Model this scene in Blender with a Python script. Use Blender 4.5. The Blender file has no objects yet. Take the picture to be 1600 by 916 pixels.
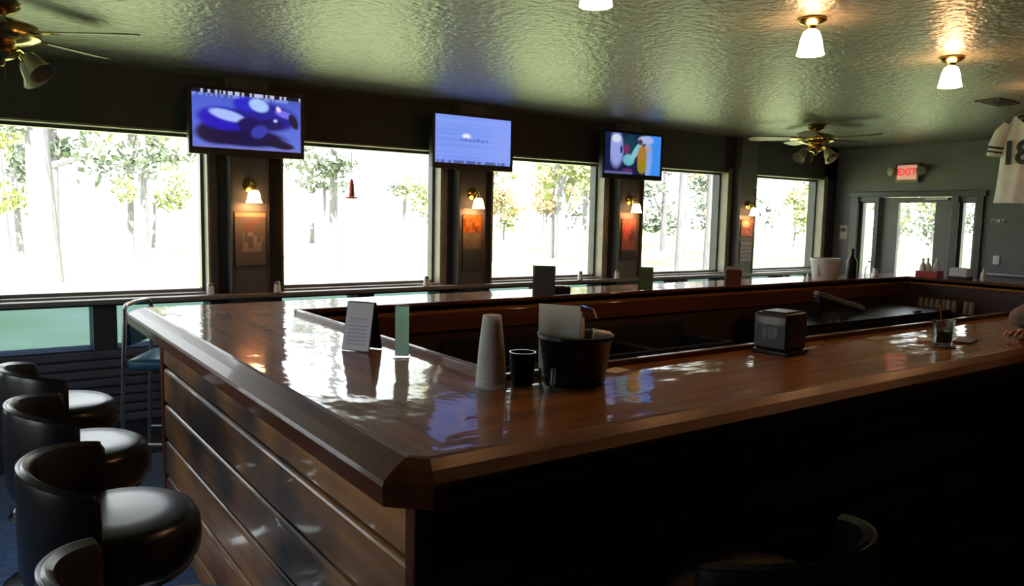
import bpy, bmesh, math, random
from mathutils import Matrix, Vector
random.seed(7)
SC = bpy.context.scene
COL = SC.collection
PI = math.pi

# ------------------------------------------------------------------ camera
cam_d = bpy.data.cameras.new('camera'); cam = bpy.data.objects.new('camera', cam_d); COL.objects.link(cam)
RT = Vector((0.81676639, -0.57661281, 0.0202565)); UP = Vector((0.04091145, 0.09289937, 0.99483464)); FW = Vector((0.57551622, 0.81171877, -0.09946715))
CAMP = Vector((0.0, 0.0, 1.57))
cam.matrix_world = Matrix(((RT.x, UP.x, -FW.x, CAMP.x), (RT.y, UP.y, -FW.y, CAMP.y), (RT.z, UP.z, -FW.z, CAMP.z), (0, 0, 0, 1)))
cam_d.sensor_width = 36.0; cam_d.lens = 1209.27 / 1600 * 36.0; cam_d.clip_start = 0.02; cam_d.clip_end = 600
SC.camera = cam
# ------------------------------------------------------------------ sky, sun, exposure
w = bpy.data.worlds.new('sky'); SC.world = w; w.use_nodes = True
bg = w.node_tree.nodes['Background']; bg.inputs[0].default_value = (0.93, 0.97, 1.0, 1); bg.inputs[1].default_value = 5.2
sd = bpy.data.lights.new('sun', 'SUN'); sd.energy = 26.0; sd.angle = 0.01; sd.color = (1.0, 0.95, 0.86)
sun = bpy.data.objects.new('sun', sd); COL.objects.link(sun)
sun.rotation_euler = Vector((0.35, 0.75, -1.0)).to_track_quat('-Z', 'Y').to_euler()
SC.view_settings.view_transform = 'Standard'; SC.view_settings.look = 'None'
SC.view_settings.gamma = 1.0; SC.view_settings.use_curve_mapping = False; SC.view_settings.exposure = 0.0
SC.cycles.use_denoising = True; SC.cycles.max_bounces = 10; SC.cycles.diffuse_bounces = 5; SC.cycles.glossy_bounces = 5
SC.cycles.transparent_max_bounces = 16; SC.cycles.transmission_bounces = 8; SC.cycles.sample_clamp_indirect = 6.0
SC.cycles.caustics_reflective = False; SC.cycles.caustics_refractive = False; SC.cycles.blur_glossy = 0.5

# ------------------------------------------------------------------ materials
def pbr(name, col, rough=0.5, metal=0.0, spec=0.5, coat=0.0, coat_r=0.05, emit=None, estr=0.0, trans=0.0, ior=1.45, sheen=0.0):
    m = bpy.data.materials.new(name); m.use_nodes = True
    b = m.node_tree.nodes['Principled BSDF']
    b.inputs['Base Color'].default_value = (*col, 1); b.inputs['Roughness'].default_value = rough
    b.inputs['Metallic'].default_value = metal; b.inputs['Specular IOR Level'].default_value = spec
    b.inputs['Coat Weight'].default_value = coat; b.inputs['Coat Roughness'].default_value = coat_r
    b.inputs['IOR'].default_value = ior; b.inputs['Transmission Weight'].default_value = trans
    b.inputs['Sheen Weight'].default_value = sheen
    if emit: b.inputs['Emission Color'].default_value = (*emit, 1); b.inputs['Emission Strength'].default_value = estr
    return m
def nodes(m): return m.node_tree.nodes, m.node_tree.links, m.node_tree.nodes['Principled BSDF']
def vary(m, c1, c2, scale=8, detail=4, stretch=(1, 1, 1), lo=0.35, hi=0.65, bump=0.0, bscale=None, bdist=0.01, dist=0.0, to_coat=False, bstretch=None):
    N, L, b = nodes(m)
    tc = N.new('ShaderNodeTexCoord'); mp = N.new('ShaderNodeMapping'); mp.inputs['Scale'].default_value = stretch
    L.new(tc.outputs['Object'], mp.inputs['Vector'])
    nz = N.new('ShaderNodeTexNoise'); nz.inputs['Scale'].default_value = scale; nz.inputs['Detail'].default_value = detail
    nz.inputs['Distortion'].default_value = dist
    L.new(mp.outputs[0], nz.inputs['Vector'])
    cr = N.new('ShaderNodeValToRGB'); e = cr.color_ramp.elements
    e[0].position = lo; e[0].color = (*c1, 1); e[1].position = hi; e[1].color = (*c2, 1)
    L.new(nz.outputs['Fac'], cr.inputs['Fac']); L.new(cr.outputs['Color'], b.inputs['Base Color'])
    if bump:
        nb = nz
        if bscale:
            nb = N.new('ShaderNodeTexNoise'); nb.inputs['Scale'].default_value = bscale; nb.inputs['Detail'].default_value = 3
            if bstretch:
                m2 = N.new('ShaderNodeMapping'); m2.inputs['Scale'].default_value = bstretch
                L.new(tc.outputs['Object'], m2.inputs['Vector']); L.new(m2.outputs[0], nb.inputs['Vector'])
            else: L.new(tc.outputs['Object'], nb.inputs['Vector'])
        bp = N.new('ShaderNodeBump'); bp.inputs['Strength'].default_value = bump; bp.inputs['Distance'].default_value = bdist
        L.new(nb.outputs['Fac'], bp.inputs['Height']); L.new(bp.outputs['Normal'], b.inputs['Normal'])
        if to_coat: L.new(bp.outputs['Normal'], b.inputs['Coat Normal'])
    return m
def glass(name, tint, refl=1.0):
    m = bpy.data.materials.new(name); m.use_nodes = True; N = m.node_tree.nodes; L = m.node_tree.links
    N.remove(N['Principled BSDF']); out = N['Material Output']
    t = N.new('ShaderNodeBsdfTransparent'); t.inputs[0].default_value = (*tint, 1)
    g = N.new('ShaderNodeBsdfGlossy'); g.inputs['Roughness'].default_value = 0.02
    fr = N.new('ShaderNodeFresnel'); fr.inputs['IOR'].default_value = 1.45
    mu = N.new('ShaderNodeMath'); mu.operation = 'MULTIPLY'; mu.inputs[1].default_value = refl * 0.5
    L.new(fr.outputs[0], mu.inputs[0])
    mx = N.new('ShaderNodeMixShader'); L.new(mu.outputs[0], mx.inputs[0]); L.new(t.outputs[0], mx.inputs[1]); L.new(g.outputs[0], mx.inputs[2])
    L.new(mx.outputs[0], out.inputs['Surface'])
    return m
def translucent(m, col, fac):
    N, L, b = nodes(m); t = N.new('ShaderNodeBsdfTranslucent'); t.inputs[0].default_value = (*col, 1); mx = N.new('ShaderNodeMixShader'); mx.inputs[0].default_value = fac
    L.new(b.outputs[0], mx.inputs[1]); L.new(t.outputs[0], mx.inputs[2]); L.new(mx.outputs[0], N['Material Output'].inputs['Surface']); return m
def painted(name, emission=0.0, rough=0.6):
    m = bpy.data.materials.new(name); m.use_nodes = True; N, L, b = nodes(m)
    a = N.new('ShaderNodeVertexColor'); a.layer_name = 'print'
    b.inputs['Roughness'].default_value = rough
    if emission:
        b.inputs['Base Color'].default_value = (0.01, 0.01, 0.01, 1)
        L.new(a.outputs['Color'], b.inputs['Emission Color']); b.inputs['Emission Strength'].default_value = emission
    else: L.new(a.outputs['Color'], b.inputs['Base Color'])
    return m

M = {}
M['wall'] = vary(pbr('dark grey wall paint', (.1, .1, .1), 0.55), (.050, .052, .056), (.063, .065, .068), 6, 4, bump=0.15, bscale=120, bdist=0.002)
M['endwall'] = vary(pbr('grey end wall paint', (.2, .2, .2), 0.5), (.145, .149, .149), (.172, .175, .175), 6, 4, bump=0.15, bscale=120, bdist=0.002)  # wall grey lightened: the brighter light on this wall is in the colour
M['trim'] = vary(pbr('dark trim paint', (.06, .06, .065), 0.35), (.060, .062, .066), (.075, .076, .080), 5, 3)
M['sill'] = vary(pbr('grey painted sill', (.2, .19, .17), 0.4), (.19, .185, .165), (.24, .23, .21), 6, 3)  # lighter than the frame: sky light on the sill is put into the colour
M['pil'] = vary(pbr('grey pilaster paint', (.12, .12, .12), 0.5), (.105, .106, .104), (.13, .13, .128), 6, 3)
M['slat'] = vary(pbr('blue grey slat paint', (.12, .12, .15), 0.4), (.115, .115, .14), (.145, .145, .175), 5, 3)
M['jamb'] = vary(pbr('pale tan window frame', (.3, .27, .21), 0.4), (.26, .23, .17), (.34, .30, .23), 5, 3)
M['ceiling'] = vary(pbr('textured ceiling paint', (.3, .3, .25), 0.36, spec=1.0), (.130, .122, .096), (.182, .170, .135), 14, 6, bump=0.8, bscale=30, bdist=0.012)
M['carpet'] = vary(pbr('dark blue carpet', (.02, .05, .12), 0.95, spec=0.1, sheen=0.2), (.02, .065, .19), (.045, .13, .33), 30, 5, bump=0.5, bscale=300, bdist=0.004)
M['dark'] = pbr('soft black lacquer', (.006, .006, .007), 0.4)
M['black'] = pbr('black plastic', (.008, .008, .010), 0.35)
M['vinyl'] = vary(pbr('black vinyl', (.02, .02, .022), 0.30, spec=0.7), (.010, .010, .012), (.016, .016, .018), 20, 3, bump=0.08, bscale=90, bdist=0.002)
M['bluevinyl'] = vary(pbr('teal blue vinyl', (.02, .12, .2), 0.4), (.015, .10, .17), (.03, .15, .24), 12, 3)
M['chrome'] = pbr('chrome', (.85, .85, .87), 0.12, 1.0)
M['steel'] = vary(pbr('brushed steel', (.3, .3, .31), 0.35, 1.0), (.24, .24, .25), (.34, .34, .35), 30, 3, (1, 12, 12))
M['brass'] = vary(pbr('polished brass', (.6, .42, .12), 0.2, 1.0), (.55, .40, .12), (.70, .52, .18), 9, 3)
M['bladewood'] = vary(pbr('dark fan blade wood', (.05, .04, .02), 0.4), (.16, .14, .085), (.22, .19, .12), 10, 4, (1, 8, 1))
M['white'] = pbr('white plastic', (.75, .75, .74), 0.4)
M['paper'] = translucent(pbr('white paper', (.90, .89, .86), 0.8), (.9, .89, .86), .35)
M['foam'] = translucent(vary(pbr('white foam', (.88, .88, .85), 0.6), (.86, .86, .83), (.92, .92, .89), 30, 2), (.95, .95, .92), .4)
M['pane'] = glass('clear window pane', (.97, .985, .98), 0.6)
M['tinted'] = glass('green tinted pane', (.26, .32, .41), 0.6)
M['clearglass'] = glass('clear drinking glass', (.88, .92, .90), 1.6)
M['greenglass'] = glass('dark green glass', (.10, .22, .12), 1.6)
M['lampglass'] = pbr('lit frosted lamp glass', (.9, .85, .75), 0.4, emit=(1.0, .50, .22), estr=46.0)
M['sconceglass'] = pbr('lit amber lamp glass', (.9, .7, .5), 0.4, emit=(1.0, .52, .22), estr=9.0)
M['fanglass'] = vary(pbr('unlit frosted glass shade', (.35, .33, .28), 0.25), (.28, .26, .21), (.42, .40, .34), 10, 2)
M['red'] = pbr('red plastic', (.40, .05, .035), 0.35)
M['skin'] = vary(pbr('skin', (.55, .28, .19), 0.5), (.50, .25, .17), (.60, .32, .22), 25, 3)
M['shirt'] = vary(pbr('taupe shirt', (.16, .12, .10), 0.9), (.13, .10, .085), (.19, .15, .125), 40, 3)
M['jeans'] = vary(pbr('dark denim', (.03, .04, .07), 0.9), (.022, .03, .055), (.04, .05, .085), 60, 3)
M['hair'] = vary(pbr('brown hair', (.05, .03, .02), 0.5), (.035, .022, .014), (.07, .045, .028), 60, 3, (1, 1, 6))
M['jersey'] = vary(pbr('white jersey cloth', (.62, .61, .63), 0.85), (.74, .72, .77), (.84, .82, .85), 10, 4, bump=0.2, bscale=14, bdist=0.02)
M['lawn'] = vary(pbr('sunlit lawn', (.4, .45, .25), 0.95, spec=0.05), (.33, .42, .19), (.44, .50, .28), 0.35, 6)
M['bark'] = vary(pbr('grey lavender bark', (.22, .20, .22), 0.95), (.125, .115, .145), (.19, .175, .20), 6, 4, (3, 3, .4))
M['house'] = vary(pbr('exterior siding', (.5, .48, .44), 0.8), (.48, .46, .42), (.54, .52, .48), 4, 3)
LEAF = [vary(pbr('yellow green leaves', (.3, .32, .12), 0.8), (.20, .23, .075), (.30, .32, .115), 1.2, 3),
        vary(pbr('grey green pine leaves', (.2, .25, .18), 0.8), (.125, .15, .115), (.19, .215, .165), 1.2, 3),
        vary(pbr('orange autumn leaves', (.45, .28, .1), 0.8), (.28, .19, .07), (.38, .28, .12), 1.2, 3)]

def wood(name, c1, c2, along, rough, coat, ripple=0.0, stain=None, rscale=3.6, spec=0.5):
    m = pbr(name, c1, rough, spec=spec, coat=coat, coat_r=0.06)
    st = {'x': (0.35, 7, 7), 'y': (7, 0.35, 7), 'z': (7, 7, 0.35)}[along]
    vary(m, c1, c2, 3.2, 7, st, 0.32, 0.68, dist=0.6)
    N, L, b = nodes(m)
    if stain:
        tc = N.new('ShaderNodeTexCoord'); nz = N.new('ShaderNodeTexNoise'); nz.inputs['Scale'].default_value = stain[1]; nz.inputs['Detail'].default_value = 3
        L.new(tc.outputs['Object'], nz.inputs['Vector'])
        cr = N.new('ShaderNodeValToRGB'); e = cr.color_ramp.elements
        e[0].position = 0.42; e[0].color = (0, 0, 0, 1); e[1].position = 0.66; e[1].color = (1, 1, 1, 1)
        L.new(nz.outputs['Fac'], cr.inputs['Fac'])
        src = b.inputs['Base Color'].links[0].from_socket
        mx = N.new('ShaderNodeMix'); mx.data_type = 'RGBA'
        L.new(cr.outputs['Color'], mx.inputs['Factor']); L.new(src, mx.inputs['A']); mx.inputs['B'].default_value = (*stain[0], 1)
        L.new(mx.outputs['Result'], b.inputs['Base Color'])
    if ripple:
        tc = N.new('ShaderNodeTexCoord'); mp = N.new('ShaderNodeMapping')
        mp.inputs['Scale'].default_value = {'x': (.8, 1.6, 1), 'y': (1.6, .8, 1), 'z': (1, 1, 1)}[along]
        L.new(tc.outputs['Object'], mp.inputs['Vector'])
        nb = N.new('ShaderNodeTexNoise'); nb.inputs['Scale'].default_value = rscale; nb.inputs['Detail'].default_value = 3
        L.new(mp.outputs[0], nb.inputs['Vector'])
        bp = N.new('ShaderNodeBump'); bp.inputs['Strength'].default_value = ripple; bp.inputs['Distance'].default_value = 0.01
        L.new(nb.outputs['Fac'], bp.inputs['Height']); L.new(bp.outputs[0], b.inputs['Normal']); L.new(bp.outputs[0], b.inputs['Coat Normal'])
    return m
AMB1, AMB2 = (.17, .060, .011), (.34, .138, .028)
M['top_y'] = wood('varnished counter wood along y', AMB1, AMB2, 'y', 0.5, 0.8, 0.5, spec=0.1)
M['top_x'] = wood('varnished counter wood along x', AMB1, AMB2, 'x', 0.5, 0.8, 0.5, spec=0.1)
M['rail_y'] = wood('varnished rail wood along y', (.075, .020, .006), (.13, .038, .010), 'y', 0.4, 0.25, 0.12, spec=0.2)
M['rail_x'] = wood('varnished rail wood along x', (.075, .020, .006), (.13, .038, .010), 'x', 0.4, 0.25, 0.12, spec=0.2)
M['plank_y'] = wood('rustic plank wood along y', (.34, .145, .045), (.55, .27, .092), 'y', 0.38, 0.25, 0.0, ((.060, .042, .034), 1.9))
M['plank_x_shaded'] = wood('rustic plank wood along x', (.05, .022, .010), (.09, .042, .018), 'x', 0.5, 0.1, 0.0, ((.028, .020, .018), 2.2))  # same planks darkened: shade on the near side is put into the colour
M['inner'] = wood('dark inner bar wood', (.030, .017, .011), (.055, .030, .018), 'x', 0.5, 0.1)
M['fascia'] = wood('red brown fascia wood', (.085, .022, .010), (.14, .040, .016), 'x', 0.4, 0.3)

# ------------------------------------------------------------------ mesh helpers
class MB:
    def __init__(s): s.v = []; s.f = []
    def box(s, x0, x1, y0, y1, z0, z1):
        n = len(s.v)
        s.v += [(x, y, z) for z in (z0, z1) for y in (y0, y1) for x in (x0, x1)]
        s.f += [tuple(n + i for i in q) for q in ((0, 2, 3, 1), (4, 5, 7, 6), (0, 1, 5, 4), (2, 6, 7, 3), (0, 4, 6, 2), (1, 3, 7, 5))]
        return s
    def lathe(s, prof, seg=24, cx=0, cy=0, caps=True, mat=None):
        n = len(s.v); k = len(prof)
        for r, z in prof:
            for i in range(seg):
                a = 2 * PI * i / seg; p = Vector((r * math.cos(a), r * math.sin(a), z))
                if mat: p = mat @ p
                s.v.append((p.x + cx, p.y + cy, p.z))
        for j in range(k - 1):
            for i in range(seg):
                i2 = (i + 1) % seg
                s.f.append((n + j * seg + i, n + j * seg + i2, n + (j + 1) * seg + i2, n + (j + 1) * seg + i))
        if caps:
            s.f.append(tuple(n + i for i in reversed(range(seg)))); s.f.append(tuple(n + (k - 1) * seg + i for i in range(seg)))
        return s
    def tube(s, pts, r, seg=10, closed=False):
        pts = [Vector(p) for p in pts]; n = len(s.v); k = len(pts); up = None
        for j, p in enumerate(pts):
            a = pts[(j - 1) % k] if closed or j > 0 else p; b = pts[(j + 1) % k] if closed or j < k - 1 else p
            t = (b - a).normalized()
            if up is None:
                up = t.orthogonal().normalized()
            up = (up - t * up.dot(t)).normalized(); sd_ = t.cross(up)
            rr = r[j] if isinstance(r, (list, tuple)) else r
            for i in range(seg):
                an = 2 * PI * i / seg; q = p + up * (rr * math.cos(an)) + sd_ * (rr * math.sin(an)); s.v.append(tuple(q))
        m = k if closed else k - 1
        for j in range(m):
            j2 = (j + 1) % k
            for i in range(seg):
                i2 = (i + 1) % seg
                s.f.append((n + j * seg + i, n + j * seg + i2, n + j2 * seg + i2, n + j2 * seg + i))
        if not closed:
            s.f.append(tuple(n + i for i in reversed(range(seg)))); s.f.append(tuple(n + (k - 1) * seg + i for i in range(seg)))
        return s
    def prism(s, loop_a, loop_b):
        n = len(s.v); k = len(loop_a); s.v += [tuple(p) for p in loop_a] + [tuple(p) for p in loop_b]
        for i in range(k):
            j = (i + 1) % k; s.f.append((n + i, n + j, n + k + j, n + k + i))
        s.f.append(tuple(n + i for i in reversed(range(k)))); s.f.append(tuple(n + k + i for i in range(k)))
        return s
    def grid(s, rows):
        n = len(s.v); c = len(rows[0])
        for r in rows: s.v += [tuple(p) for p in r]
        for j in range(len(rows) - 1):
            for i in range(c - 1):
                s.f.append((n + j * c + i, n + j * c + i + 1, n + (j + 1) * c + i + 1, n + (j + 1) * c + i))
        return s
    def build(s, name, mat, parent=None, smooth=False, bevel=0.0, off=None, bseg=2, recalc=True):
        me = bpy.data.meshes.new(name)
        vs = s.v if off is None else [(x - off[0], y - off[1], z - off[2]) for x, y, z in s.v]
        me.from_pydata(vs, [], s.f)
        if recalc or bevel:
            bm = bmesh.new(); bm.from_mesh(me); bmesh.ops.recalc_face_normals(bm, faces=bm.faces)
            if bevel:
                bmesh.ops.bevel(bm, geom=[e for e in bm.edges if e.is_manifold and e.calc_face_angle(0) > 0.6], offset=bevel, segments=bseg, profile=0.5, affect='EDGES', clamp_overlap=True)
            bm.to_mesh(me); bm.free()
        me.update()
        if smooth:
            for p in me.polygons: p.use_smooth = True
            try: me.set_sharp_from_angle(angle=math.radians(40))
            except Exception: pass
        me.materials.append(M[mat] if isinstance(mat, str) else mat)
        o = bpy.data.objects.new(name, me); COL.objects.link(o)
        if parent is not None: o.parent = parent
        return o
def bx(*a): return MB().box(*a)
def tag(o, label, cat, group=None):
    o['label'] = label; o['category'] = cat
    if group: o['group'] = group
    return o
def thing(name, label, cat, loc=(0, 0, 0), rz=0.0, group=None):
    o = bpy.data.objects.new(name, None); COL.objects.link(o); o.location = loc; o.rotation_euler = (0, 0, rz); o.empty_display_size = 0.1
    return tag(o, label, cat, group)
def struct(o): o['kind'] = 'structure'; return o
def sempty(name, loc=(0, 0, 0)):
    o = bpy.data.objects.new(name, None); COL.objects.link(o); o.location = loc; o['kind'] = 'structure'; return o
def copy_tree(o, parent=None):
    c = o.copy(); COL.objects.link(c); c.parent = parent
    for ch in list(o.children): copy_tree(ch, c)
    return c
def text_mesh(name, txt, size, depth, mat, parent, M4):
    cu = bpy.data.curves.new(name, 'FONT'); cu.body = txt; cu.size = size; cu.extrude = depth; cu.align_x = 'CENTER'; cu.align_y = 'CENTER'; cu.offset = size * 0.022
    t = bpy.data.objects.new(name + '_curve', cu); COL.objects.link(t)
    me = bpy.data.meshes.new_from_object(t); bpy.data.objects.remove(t)
    me.transform(M4); me.materials.clear(); me.materials.append(M[mat] if isinstance(mat, str) else mat)
    o = bpy.data.objects.new(name, me); COL.objects.link(o); o.parent = parent; return o
def picture(name, origin, ux, uy, w_, h_, nx, ny, fn, mat, parent):
    """flat printed or lit sheet: colours sampled from fn(u,v) at every vertex"""
    ux = Vector(ux); uy = Vector(uy); o0 = Vector(origin); mb = MB()
    mb.grid([[o0 + ux * (w_ * i / nx) + uy * (h_ * j / ny) for i in range(nx + 1)] for j in range(ny + 1)])
    o = mb.build(name, mat, parent, recalc=False)
    at = o.data.color_attributes.new('print', 'FLOAT_COLOR', 'POINT')
    k = 0
    for j in range(ny + 1):
        for i in range(nx + 1):
            at.data[k].color = (*fn(i / nx, j / ny), 1); k += 1
    return o
def lin(r, g, b): return tuple(((c / 255 + 0.055) / 1.055) ** 2.4 if c > 10 else c / 255 / 12.92 for c in (r, g, b))
def ell(u, v, cx, cy, rx, ry, ang=0.0, soft=0.15):
    c, s_ = math.cos(ang), math.sin(ang); du, dv = u - cx, v - cy
    a = (du * c + dv * s_) / rx; b = (-du * s_ + dv * c) / ry
    d = math.sqrt(a * a + b * b); return max(0.0, min(1.0, (1 + soft - d) / (2 * soft)))
def rect(u, v, x0, x1, y0, y1): return 1.0 if x0 <= u <= x1 and y0 <= v <= y1 else 0.0
def mixc(a, b, t): return tuple(x + (y - x) * t for x, y in zip(a, b))

# ------------------------------------------------------------------ room shell
CEIL = 2.42; YW = 5.3; XE = 8.4; XL = -2.6; YR = -2.4
struct(bx(XL - .15, XE + .15, YR - .15, YW + .2, -0.12, 0).build('floor', 'carpet'))
struct(bx(XL - .15, XE + .15, YR - .15, YW + .2, CEIL, CEIL + .14).build('ceiling', 'ceiling'))
LW = [(2.0, 3.2), (3.7, 4.9)]
mb = MB().box(XL - .15, XL, YR - .15, YW + .2, 0, 1.0).box(XL - .15, XL, YR - .15, YW + .2, 2.06, CEIL)
for y0, y1 in ((YR - .15, 2.0), (3.2, 3.7), (4.9, YW + .2)): mb.box(XL - .15, XL, y0, y1, 1.0, 2.06)
struct(mb.build('wall_left', 'wall'))
for n, (y0, y1) in enumerate(LW, 9):
    wn = sempty('window_%d' % n, (XL - .08, (y0 + y1) / 2, 1.0)); mb = MB()
    for a in ((y0, y0 + .035, 1.0, 2.06), (y1 - .035, y1, 1.0, 2.06), (y0 + .035, y1 - .035, 1.0, 1.035), (y0 + .035, y1 - .035, 2.025, 2.06)): mb.box(XL - .11, XL - .05, *a)
    mb.build('window_frame', 'trim', wn, off=wn.location)
    bx(XL - .083, XL - .077, y0 + .035, y1 - .035, 1.035, 2.025).build('pane', 'pane', wn, off=wn.location)
struct(bx(XL, XE, YR - .15, YR, 0, CEIL).build('wall_rear', 'wall'))
COLS = [(-2.13, -1.66), (-.40, .065), (1.317, 1.795), (3.06, 3.53), (4.76, 5.238), (6.46, 6.905)]
ends = [XL] + [c for p in COLS for c in p] + [8.15]
BAYS = [(COLS[i][1], COLS[i + 1][0]) for i in range(5)] + [(COLS[5][1], 8.15)]
ZB, ZT, LB, LT = 1.015, 2.065, 0.70, 0.965
mb = MB()
mb.box(XL, XE, YW, YW + .2, ZT, CEIL); mb.box(XL, XE, YW, YW + .2, LT, ZB); mb.box(XL, XE, YW, YW + .2, 0, LB)
mb.box(XL, COLS[0][1], YW, YW + .2, LB, ZT)
for a, b in COLS[1:]: mb.box(a, b, YW, YW + .2, ZB, ZT); mb.box(a, b, YW, YW + .2, LB, LT)
mb.box(8.15, XE + .15, YW, YW + .2, 0, CEIL)
for a, b in BAYS: c = (a + b) / 2; mb.box(c - .065, c + .065, YW, YW + .2, LB, LT)
wall_w = struct(mb.build('wall_window', 'wall'))
# wainscot slats under the low panes
for k in range(8):
    z1 = 0.69 - k * 0.058
    o = bx(XL, 1.6, YW - .022, YW, z1 - .050, z1).build('slat', 'slat', wall_w, bevel=.010)
for n, (a, b) in enumerate(BAYS, 1):
    wn = sempty('window_%d' % n, ((a + b) / 2, YW + .12, ZB)); L_ = wn.location
    f = 0.032; mb = MB()
    mb.box(a, a + f, YW + .085, YW + .155, ZB, ZT); mb.box(b - f, b, YW + .085, YW + .155, ZB, ZT)
    mb.box(a + f, b - f, YW + .085, YW + .155, ZT - f, ZT)
    mb.build('window_frame', 'trim', wn, off=L_)
    bx(a + f, b - f, YW + .085, YW + .155, ZB, ZB + f).build('bottom_rail', 'sill', wn, off=L_)
    bx(a, b, YW, YW + .085, ZB, ZB + .012).build('stool_board', 'sill', wn, off=L_)
    # tan jamb boards lining the reveal
    for x0, x1 in ((a, a + .012), (b - .012, b)):
        bx(x0, x1, YW - .012, YW + .085, ZB, ZT).build('jamb', 'jamb', wn, off=L_)
    bx(a + .012, b - .012, YW - .012, YW + .085, ZT - .012, ZT).build('head_jamb', 'jamb', wn, off=L_)
    bx(b, b + .05, YW - .016, YW, ZB, ZT + .03).build('casing', 'jamb' if n > 2 else 'trim', wn, off=L_, bevel=.004)
    bx(a + f, b - f, YW + .118, YW + .124, ZB + f, ZT - f).build('pane', 'pane', wn, off=L_)
    c = (a + b) / 2
    for x0, x1 in ((a, c - .065), (c + .065, b)):
        bx(x0, x1, YW + .07, YW + .076, LB, LT).build('lower_pane', 'tinted', wn, off=L_)
# ledge running under the windows
o = MB(); o.box(XL, 8.15, YW - .10, YW, .985, 1.015)
struct(o.build('trim_1', 'sill', bevel=.006))
# pilasters between the windows
PIL = []
for n, (a, b) in enumerate(COLS[2:], 2):
    c = (a + b) / 2; PIL.append(c)
    p_ = sempty('trim_%d' % n, (c, YW, 0))
    mb = MB(); mb.box(-.125, .125, -.085, 0, 1.016, CEIL); mb.build('pilaster', 'pil', p_)
    for x in (-.125, .112): bx(x, x + .013, -.092, -.085, 1.016, 1.90).build('corner_bead', 'trim', p_)
    mb = MB(); mb.box(-.125, .125, -.085, 0, 0, .984); mb.build('pilaster_foot', 'wall', p_)

# end wall with door and side lights
ops = [(4.80, 5.00, 0.25, 1.81), (3.97, 4.75, 0.0, 1.86), (3.73, 3.90, .25, 1.81)]
mb = MB(); ys = [YR - .15, 3.73, 3.90, 3.97, 4.75, 4.80, 5.00, YW + .0]
X0, X1 = XE, XE + .15
mb.box(X0, X1, YR - .15, 3.73, 0, CEIL); mb.box(X0, X1, 3.90, 3.97, 0, CEIL); mb.box(X0, X1, 4.75, 4.80, 0, CEIL); mb.box(X0, X1, 5.0, YW, 0, CEIL)
for y0, y1, z0, z1 in ops:
    mb.box(X0, X1, y0, y1, z1, CEIL)
    if z0 > 0: mb.box(X0, X1, y0, y1, 0, z0)
struct(mb.build('wall_end', 'endwall'))
mb = MB()
for y0, y1 in ((3.66, 3.73), (3.90, 3.97), (4.75, 4.80), (5.0, 5.10)): mb.box(X0 - .025, X0, y0, y1, 0, 1.89)
mb.box(X0 - .028, X0, 3.64, 5.12, 1.86, 1.92)
struct(mb.build('trim_6', 'trim', bevel=.005))
for n, (y0, y1, gy0, gy1) in enumerate(((4.80, 5.0, 4.835, 4.966), (3.73, 3.90, 3.765, 3.874)), len(BAYS) + 1):
    wn = sempty('window_%d' % n, (X0 + .05, (y0 + y1) / 2, .25)); mb = MB()
    mb.box(X0 + .03, X0 + .08, y0, gy0, .25, 1.81); mb.box(X0 + .03, X0 + .08, gy1, y1, .25, 1.81)
    mb.box(X0 + .03, X0 + .08, gy0, gy1, .25, .32); mb.box(X0 + .03, X0 + .08, gy0, gy1, 1.795, 1.81)
    mb.build('window_frame', 'trim', wn, off=wn.location)
    bx(X0 + .052, X0 + .058, gy0, gy1, .32, 1.795).build('pane', 'pane', wn, off=wn.location)
dr = sempty('door_1', (X0 + .05, 4.36, 0)); off = dr.location
mb = MB(); mb.box(X0 + .03, X0 + .075, 3.98, 4.155, .01, 1.855); mb.box(X0 + .03, X0 + .075, 4.555, 4.745, .01, 1.855)
mb.box(X0 + .03, X0 + .075, 4.155, 4.555, .01, .35); mb.box(X0 + .03, X0 + .075, 4.155, 4.555, 1.797, 1.855)
mb.build('door_slab', 'endwall', dr, off=off)
bx(X0 + .05, X0 + .056, 4.155, 4.555, .35, 1.797).build('pane', 'pane', dr, off=off)
bx(X0 + .0, X0 + .03, 4.02, 4.26, 1.825, 1.852).build('door_closer', 'steel', dr, off=off, bevel=.004)
MB().tube([(X0 + .03, 4.05, .98), (X0 - .02, 4.05, .98), (X0 - .02, 4.15, .98)], .01).build('handle', 'brass', dr, smooth=True, off=off)
o = MB().prism([(X0 + .046, 4.42, 1.63), (X0 + .046, 4.48, 1.63), (X0 + .046, 4.45, 1.74)], [(X0 + .0495, 4.42, 1.63), (X0 + .0495, 4.48, 1.63), (X0 + .0495, 4.45, 1.74)]).build('decal', 'paper', dr, off=off)
o['label'] = 'white triangular sticker on the glass'
# chair rail on the end wall and the baseboards
struct(bx(XE - .05, XE, 1.2, 3.62, 1.075, 1.10).build('trim_7', 'steel', bevel=.004))
struct(bx(XE - .015, XE, YR, 3.64, 0, .10).build('baseboard_end', 'trim'))
struct(bx(XL, 8.15, YW - .014, YW, 0, .10).build('baseboard_window', 'trim'))

# ------------------------------------------------------------------ outside
GZ = -0.45
gm = MB(); gm.grid([[(-80 + 22 * i, -80 + 22 * j, GZ) for i in range(12)] for j in range(12)])
g = gm.build('lawn', 'lawn', recalc=True); g['kind'] = 'structure'
found = MB(); found.box(XL - .15, XE + .15, YR - .15, YW + .2, GZ - .05, -.12); struct(found.build('foundation', 'house'))
ro = MB(); ro.box(XL - .6, XE + .7, YR - .6, YW + .75, CEIL + .14, CEIL + .26); struct(ro.build('roof', 'house'))

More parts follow.
